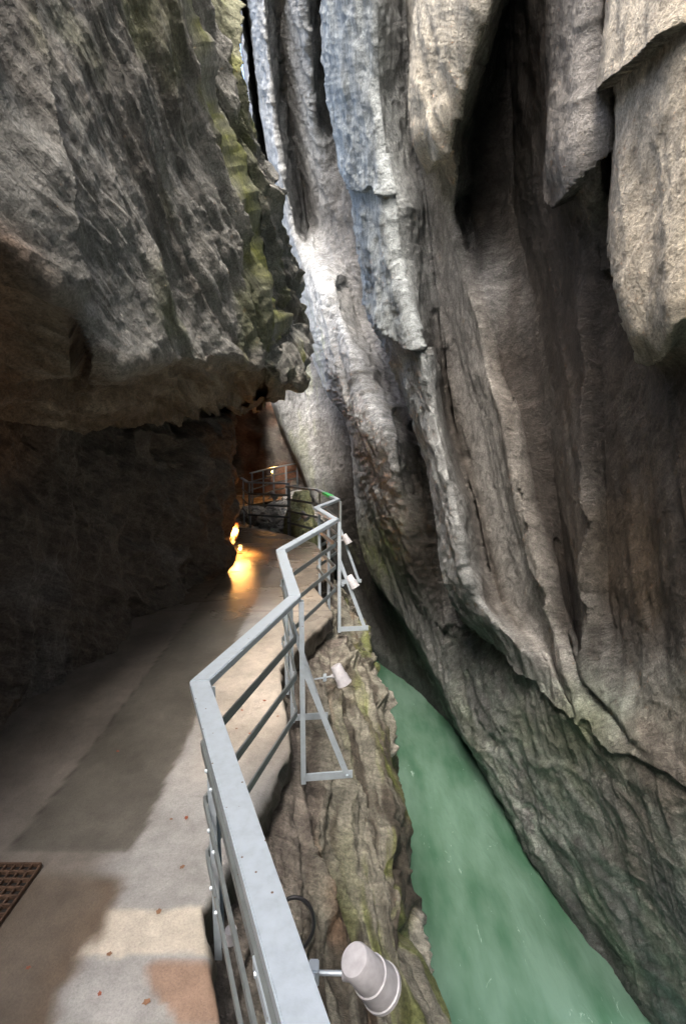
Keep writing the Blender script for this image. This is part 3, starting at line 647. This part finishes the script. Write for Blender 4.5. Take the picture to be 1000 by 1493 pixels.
def railing(name, pts, label, posts, levels=(.80, .535, .27), fine=True, tape=None):
    root = empty(name, (pts[0].x, pts[0].y, floor_z(pts[0].y)), label, 'railing', 'railings along the walkway')
    mt = mitres(pts)
    for k in range(len(pts) - 1):
        bm = bmesh.new(); strip(bm, pts[k] - Vector((0, 0, .02)), pts[k + 1] - Vector((0, 0, .02)), mt[k], mt[k + 1], .078, .04); bm_obj('handrail', bm, M_STEEL, root, .004)
        for lv in levels:
            bm = bmesh.new(); dz = Vector((0, 0, RAIL_H - lv)); strip(bm, pts[k] - dz, pts[k + 1] - dz, mt[k], mt[k + 1], .012, .045, .0)
            bar = bm_obj('rail_bar', bm, M_BAR, root, .001)
            if fine and k < 3:
                dirv = (pts[k + 1] - pts[k]).normalized(); n_ = Vector((dirv.y, -dirv.x, 0))
                for t in ((.12, .16, .62, .66, .9, .94) if k == 0 else (.05, .93)):
                    bm = bmesh.new(); disc(bm, pts[k].lerp(pts[k + 1], t) - dz - n_ * .009, -n_, .009, .012, 6); bm_obj('bolt', bm, M_STEEL, bar)
                if k == 0:
                    for t in (.14, .64):
                        bm = bmesh.new(); cpt = pts[k].lerp(pts[k + 1], t) - dz - n_ * .0085; beam(bm, cpt - dirv * .09, cpt + dirv * .09, n_, Vector((0, 0, 1)), .005, .04); bm_obj('splice_plate', bm, M_STEEL, bar, .001)
    for (k, t, outw, arm, brace) in posts:
        p = pts[k].lerp(pts[k + 1], t); d = (pts[k + 1] - pts[k]); d.z = 0; d.normalize()
        n_ = outw.normalized() if outw else (mt[k].normalized() if t == 0 else Vector((d.y, -d.x, 0)))
        zf = floor_z(p.y); base = Vector((p.x, p.y, zf - .24)) + n_ * .0; top = Vector((p.x, p.y, p.z - .041)); s_ = Vector((-n_.y, n_.x, 0))
        bm = bmesh.new()                                             # channel post: web and two flanges
        c0 = n_ * .028
        beam(bm, base + c0, top + c0, s_, n_, .062, .007)
        for sg in (-1, 1): beam(bm, base + c0 + s_ * .0275 * sg + n_ * .0165, top + c0 + s_ * .0275 * sg + n_ * .0165, s_, n_, .007, .026)
        post = bm_obj('post', bm, M_STEEL if k < 6 else M_BAR, root, .001)
        if arm:
            bm = bmesh.new(); a0 = base + n_ * .055 + Vector((0, 0, .03)) + s_ * .0; a1 = a0 + n_ * arm
            beam(bm, a0, a1, s_, Vector((0, 0, 1)), .010, .058); ao = bm_obj('bracket_arm', bm, M_STEEL, root, .002)
            bm = bmesh.new(); b0 = Vector((p.x, p.y, zf + brace)) + n_ * .045 - s_ * .012; b1 = a0 + n_ * (arm - .04) - s_ * .012
            beam(bm, b0, b1, s_, n_, .009, .042); bo = bm_obj('brace', bm, M_STEEL, root, .002)
            for q_ in (b0, b1):
                bm = bmesh.new(); disc(bm, q_ - s_ * .009, -s_, .011, .012, 6); bm_obj('bolt', bm, M_STEEL, bo)
    if tape:
        k, t0, t1 = tape; bm = bmesh.new(); up = Vector((0, 0, -.018)); m0 = mt[k].lerp(mt[k + 1], t0); m1 = mt[k].lerp(mt[k + 1], t1)
        strip(bm, pts[k].lerp(pts[k + 1], t0) + up, pts[k].lerp(pts[k + 1], t1) + up, m0, m1, .082, .042); o = bm_obj('tape', bm, M_GREEN, root); o['label'] = 'green tape wound round the handrail'
    return root
R_ = Vector((1, 0, 0)); RF = Vector((1, .12, 0))
near_rail = railing('railing', RP, 'long zigzag steel railing with flat handrail along the walkway edge above the river',
    [(0, .45, None, .30, .6), (1, 0, R_, 0, 0), (2, 0, RF, .33, .62), (2, .62, RF, .28, .62), (3, 0, R_, 0, 0), (4, 0, RF, .33, .62), (4, .5, RF, 0, .6), (5, 0, R_, 0, 0), (6, 0, RF, .32, .62), (7, 0, RF, 0, 0), (7, .96, RF, 0, 0)], tape=(6, .25, .6))
railing('railing', FAR, 'dark short railing closing off the rubble recess before the cavern', [(0, .03, None, 0, 0), (1, 0, None, 0, 0), (1, .97, None, 0, 0)], fine=False)
railing('railing', FAR2, 'distant railing on the walkway at the cavern mouth under the warm lamp', [(0, .02, None, 0, 0), (0, .5, None, 0, 0), (1, 0, None, 0, 0), (1, .5, None, 0, 0), (1, .97, None, 0, 0)], fine=False)

# ------------------------------------------------------------------ spotlights on the railing (switched off, daylight)
def lathe(bm, prof, M, seg=40):
    rings = []
    for r, z in prof:
        rings.append([bm.verts.new(M @ Vector((r * math.cos(2 * math.pi * k / seg), r * math.sin(2 * math.pi * k / seg), z))) for k in range(seg)])
    for i in range(len(rings) - 1):
        for k in range(seg): bm.faces.new([rings[i][k], rings[i][(k + 1) % seg], rings[i + 1][(k + 1) % seg], rings[i + 1][k]])
    bm.faces.new(rings[0][::-1]); bm.faces.new(rings[-1])
def tube(bm, pts, r, seg=10):
    rings = []
    for k, p in enumerate(pts):
        t = (pts[min(k + 1, len(pts) - 1)] - pts[max(k - 1, 0)]).normalized(); q = t.to_track_quat('Z', 'Y').to_matrix()
        rings.append([bm.verts.new(p + q @ Vector((r * math.cos(2 * math.pi * j / seg), r * math.sin(2 * math.pi * j / seg), 0))) for j in range(seg)])
    for i in range(len(rings) - 1):
        for j in range(seg): bm.faces.new([rings[i][j], rings[i][(j + 1) % seg], rings[i + 1][(j + 1) % seg], rings[i + 1][j]])
    bm.faces.new(rings[0][::-1]); bm.faces.new(rings[-1])
def spotlight(center, axis, mount, label, scale=.88):
    root = empty('spotlight', mount, label, 'spotlight', 'spotlights clamped to the railing')
    q = axis.normalized().to_track_quat('Z', 'Y').to_matrix().to_4x4() @ Matrix.Scale(scale, 4); q.translation = center
    bm = bmesh.new(); lathe(bm, [(.034, -.092), (.043, -.090), (.047, -.084), (.053, .005), (.0535, .012), (.0505, .014), (.060, .060)], q)
    body = bm_obj('housing', bm, M_LAMP, root); 
    bm = bmesh.new(); lathe(bm, [(.0535, .006), (.0575, .008), (.062, .070), (.062, .074), (.066, .076), (.0665, .088), (.060, .092), (.055, .084)], q); rim = bm_obj('rim', bm, M_LAMP, root)
    bm = bmesh.new(); lathe(bm, [(.0555, .080), (.0555, .083)], q, 30); bm_obj('lens', bm, plain_glass, rim)
    for o in (body, rim):
        me = o.data
        for p in me.polygons: p.use_smooth = len(p.vertices) == 4
        me.set_sharp_from_angle(angle=math.radians(35))
    dirm = (mount - center); side = dirm.normalized()
    joint = center + side * .062 * scale
    bm = bmesh.new(); disc(bm, joint, side, .022 * scale, .035 * scale, 20); bm_obj('swivel', bm, M_LAMP, root, .001)
    bm = bmesh.new(); tube(bm, [joint, joint.lerp(mount, .5), mount], .0075 * scale); bm_obj('mounting_rod', bm, M_STEEL, root, smooth=False)
    cl = joint.lerp(mount, .45); bm = bmesh.new(); beam(bm, cl - side * .014, cl + side * .014, Vector((0, 1, 0)), Vector((0, 0, 1)), .036, .05); bm_obj('clamp', bm, M_STEEL, root, .003)
    for k in (-1, 1):
        bm = bmesh.new(); disc(bm, cl + Vector((0, -.02, k * .014)), Vector((0, -1, 0)), .007, .014, 6); bm_obj('bolt', bm, M_STEEL, root)
    return root
plain_glass = plain('dark_lens', (.03, .03, .035), .1)
def V(px, py, d): return Vector(at(px, py, d).tolist())
s1 = V(537, 1420, 1.32)
spotlight(s1, Vector((.50, .22, -.84)), Vector((s1.x - .26, s1.y + .03, s1.z - .03)), 'large grey spotlight hanging out over the river from the handrail with a cable loop')
s2 = V(496, 984, 3.75); spotlight(s2, Vector((.45, -.15, -.9)), Vector((s2.x - .2, s2.y + .05, s2.z - .06)), 'grey spotlight pointing down beside the second brace of the railing')
s3 = V(513, 848, 5.7); spotlight(s3, Vector((.5, -.2, -.85)), Vector((s3.x - .17, s3.y + .04, s3.z - .06)), 'pale spotlight fixed behind the tall corner post of the railing')
s4 = V(505, 786, 7.6); spotlight(s4, Vector((.5, -.2, -.85)), Vector((s4.x - .15, s4.y + .04, s4.z - .05)), 'small spotlight beyond the corner post near the green tape')
for px, py, d in ((399, 722, 12.6), (444, 752, 11.0)):
    s = V(px, py, d); spotlight(s, Vector((.6, -.5, -.7)), Vector((s.x - .15, s.y, s.z - .1)), 'white spotlight mounted above the rubble in the recess' if px == 399 else 'white spotlight below the mid rails by the mossy boulder', 1.2)
# cable of the near spotlight
c0 = s1 + Vector((-.22, .02, -.02)); pts = []
for k in range(33):
    t = k / 32; ang = -.6 + 3.6 * t
    pts.append(Vector((s1.x - .19 + .075 * math.sin(ang) - .06 * t, s1.y + .06 + .03 * t, s1.z + .07 - .10 * math.cos(ang) * (-1) - .03 * t)))
bm = bmesh.new(); tube(bm, pts, .0055); tag(bm_obj('cable', bm, M_CABLE, None, smooth=True), 'black cable looping from the large grey spotlight to the railing', 'cable')

# ------------------------------------------------------------------ warm lamp in the wall niche and the one at the cavern
def warm(name, loc, energy, r, label, size=.04):
    root = empty(name, loc, label, 'lamp', 'warm lamps along the wall')
    bm = bmesh.new(); beam(bm, Vector(loc) + Vector((0, .05, -.06)), Vector(loc) + Vector((0, .05, .06)), R_, Vector((0, 1, 0)), .07, .02); bm_obj('back_plate', bm, M_BAR, root, .003)
    m, nt, b = new_mat('warm_lamp_glow'); b.inputs['Emission Color'].default_value = (1, .45, .12, 1); b.inputs['Emission Strength'].default_value = 5
    bm = bmesh.new(); bmesh.ops.create_uvsphere(bm, u_segments=14, v_segments=10, radius=size, matrix=Matrix.Translation(loc)); bm_obj('bulb', bm, m, root, smooth=True)
    l = bpy.data.lights.new('lamp_light', 'SPOT'); l.energy = energy; l.color = (1, .46, .12); l.shadow_soft_size = r; l.spot_size = math.radians(165); l.spot_blend = .7
    lo = bpy.data.objects.new('lamp_light', l); C.objects.link(lo); lo.location = Vector(loc) + Vector((.03, -.05, .40)); lo.rotation_euler = Vector((-.45, -.15, -.6)).to_track_quat('-Z', 'Y').to_euler(); lo.parent = root; lo.matrix_parent_inverse = Matrix.Translation(root.location).inverted()
warm('wall_lamp', (-1.83, 8.60, .13), 48, .05, 'warm lamp low in the wall niche lighting the wet floor orange', .025)
warm('wall_lamp', (-2.55, 17.9, .95), 14, .06, 'warm lamp on the cavern path beyond the distant railing')

# ------------------------------------------------------------------ drain grate, leaves, rubble, small fittings
g0 = Vector((-1.50, 2.19, floor_z(2) + .008))
gr = empty('drain_grate', (g0.x, g0.y, g0.z), 'rusty iron drain grate set in the walkway by the rock wall', 'grate')
W_, H_ = .6, .62
bm = bmesh.new(); hexa(bm, [g0 + Vector(v) for v in ((-W_, -H_, -.004), (0, -H_, -.004), (0, 0, -.004), (-W_, 0, -.004), (-W_, -H_, 0), (0, -H_, 0), (0, 0, 0), (-W_, 0, 0))]); bm_obj('pit_shade_plate', bm, M_PIT_SHADE, gr)  # black plate on the uncut slab, painted shade of a pit
for k in range(15):
    bm = bmesh.new(); y = g0.y - H_ * k / 14; z = g0.z + .012; beam(bm, Vector((g0.x - W_, y, z)), Vector((g0.x, y, z)), Vector((0, 1, 0)), Vector((0, 0, 1)), .008, .02); bm_obj('bar', bm, M_RUST, gr)
for k in range(15):
    bm = bmesh.new(); x = g0.x - W_ * k / 14; z = g0.z + .010; beam(bm, Vector((x, g0.y - H_, z)), Vector((x, g0.y, z)), R_, Vector((0, 0, 1)), .008, .018); bm_obj('bar', bm, M_RUST, gr)

def leaf_mesh(seed):
    r = random.Random(seed); n = 10; v = [(0, 0, .006)]; 
    for k in range(n):
        a = 2 * math.pi * k / n; rr = (.030 if k % 2 else .021) * (1 + .3 * (r.random() - .5)); v.append((rr * math.cos(a) * 1.3, rr * math.sin(a), .004 + .008 * r.random()))
    me = bpy.data.meshes.new('fallen_leaf'); me.from_pydata(v, [], [(0, 1 + k, 1 + (k + 1) % n) for k in range(n)]); me.materials.append(M_LEAF if seed % 2 else M_LEAF2); return me
LM = [leaf_mesh(k) for k in range(4)]
for k, (px, py) in enumerate(((250, 1195), (272, 1193), (160, 1392), (146, 1450), (214, 1462), (353, 1036), (345, 1063), (386, 1022), (266, 1265), (172, 1096), (335, 1050), (365, 1070), (405, 1045), (42, 1412), (232, 1330), (455, 1010))):
    z = 0.0
    for _ in range(6):
        x, y, w = ray(px, py); d = (z - EYE) / w; z = floor_z(y * d) + .004
    o = bpy.data.objects.new('fallen_leaf', LM[k % 4]); C.objects.link(o); o.location = (x * d, y * d, z + .004); o.rotation_euler = (0, 0, k * 1.7); s = .26 + .2 * ((k * 37) % 10) / 10; o.scale = (s, s, s * .25)
    tag(o, 'small reddish fallen leaf lying on the concrete walkway', 'leaf', 'fallen leaves on the walkway')

def boulder(name, c, r, seed, mat, col, label, group):
    bm = bmesh.new(); bmesh.ops.create_icosphere(bm, subdivisions=4, radius=1)
    V_ = np.array([v.co[:] for v in bm.verts]); q = V_ * 1.2 + seed * 7.7
    k = 1 + .28 * fbm(q, 3) + .12 * ridged(q * 1.6, 3); V2 = V_ * k[:, None] * np.array(r)
    for v, p in zip(bm.verts, V2): v.co = Vector(p)
    o = bm_obj(name, bm, mat, None, smooth=False); o.location = c; o.rotation_euler = (0, 0, seed)
    me = o.data; a_ = me.color_attributes.new('Col', 'FLOAT_COLOR', 'POINT'); cc = np.ones((len(V_), 4), np.float32); cc[:, :3] = np.array(col) * (1 + .3 * fbm(q * 2, 3))[:, None]; a_.data.foreach_set('color', cc.reshape(-1))
    tag(o, label, 'boulder', group)
boulder('boulder', (-1.05, 12.3, -.15), (.42, .4, .75), 1, M_BANK, (.34, .36, .2), 'tall mossy green boulder behind the middle railing bars', None)
spots = [(-2.0, 13.6, -.2, .4), (-1.6, 13.0, -.35, .35), (-2.5, 14.4, -.15, .35), (-1.8, 14.6, -.1, .45), (-1.3, 14.8, 0, .4), (-2.3, 12.9, -.5, .4), (-1.5, 15.8, .1, .5), (-.9, 14.0, -.2, .5), (-2.9, 15.2, -.2, .3), (-2.0, 15.6, -.15, .35)]
for k, (x, y, z, r) in enumerate(spots):
    boulder('boulder', (x, y, z), (r, r * .9, r * .7), k + 2, M_BANK, (.36, .35, .33), 'grey rubble boulder lying in the recess between the railings', 'boulders in the recess')
# rock pin on the cliff edge
p = V(410, 399, 6.9); bm = bmesh.new(); tube(bm, [p - Vector((.12, 0, 0)), p + Vector((.06, -.02, .005))], .03, 12); tag(bm_obj('iron_pipe', bm, plain('red_primer', (.35, .16, .13), .6), None), 'short reddish pipe stub sticking out of the overhanging cliff', 'pipe')
p = V(337, 1363, 2.0); bm = bmesh.new(); disc(bm, p, Vector((0, 0, 1)), .028, .05, 16); tag(bm_obj('pipe_cap', bm, M_LAMP, None), 'small round grey pipe cap beneath the railing bars', 'pipe')
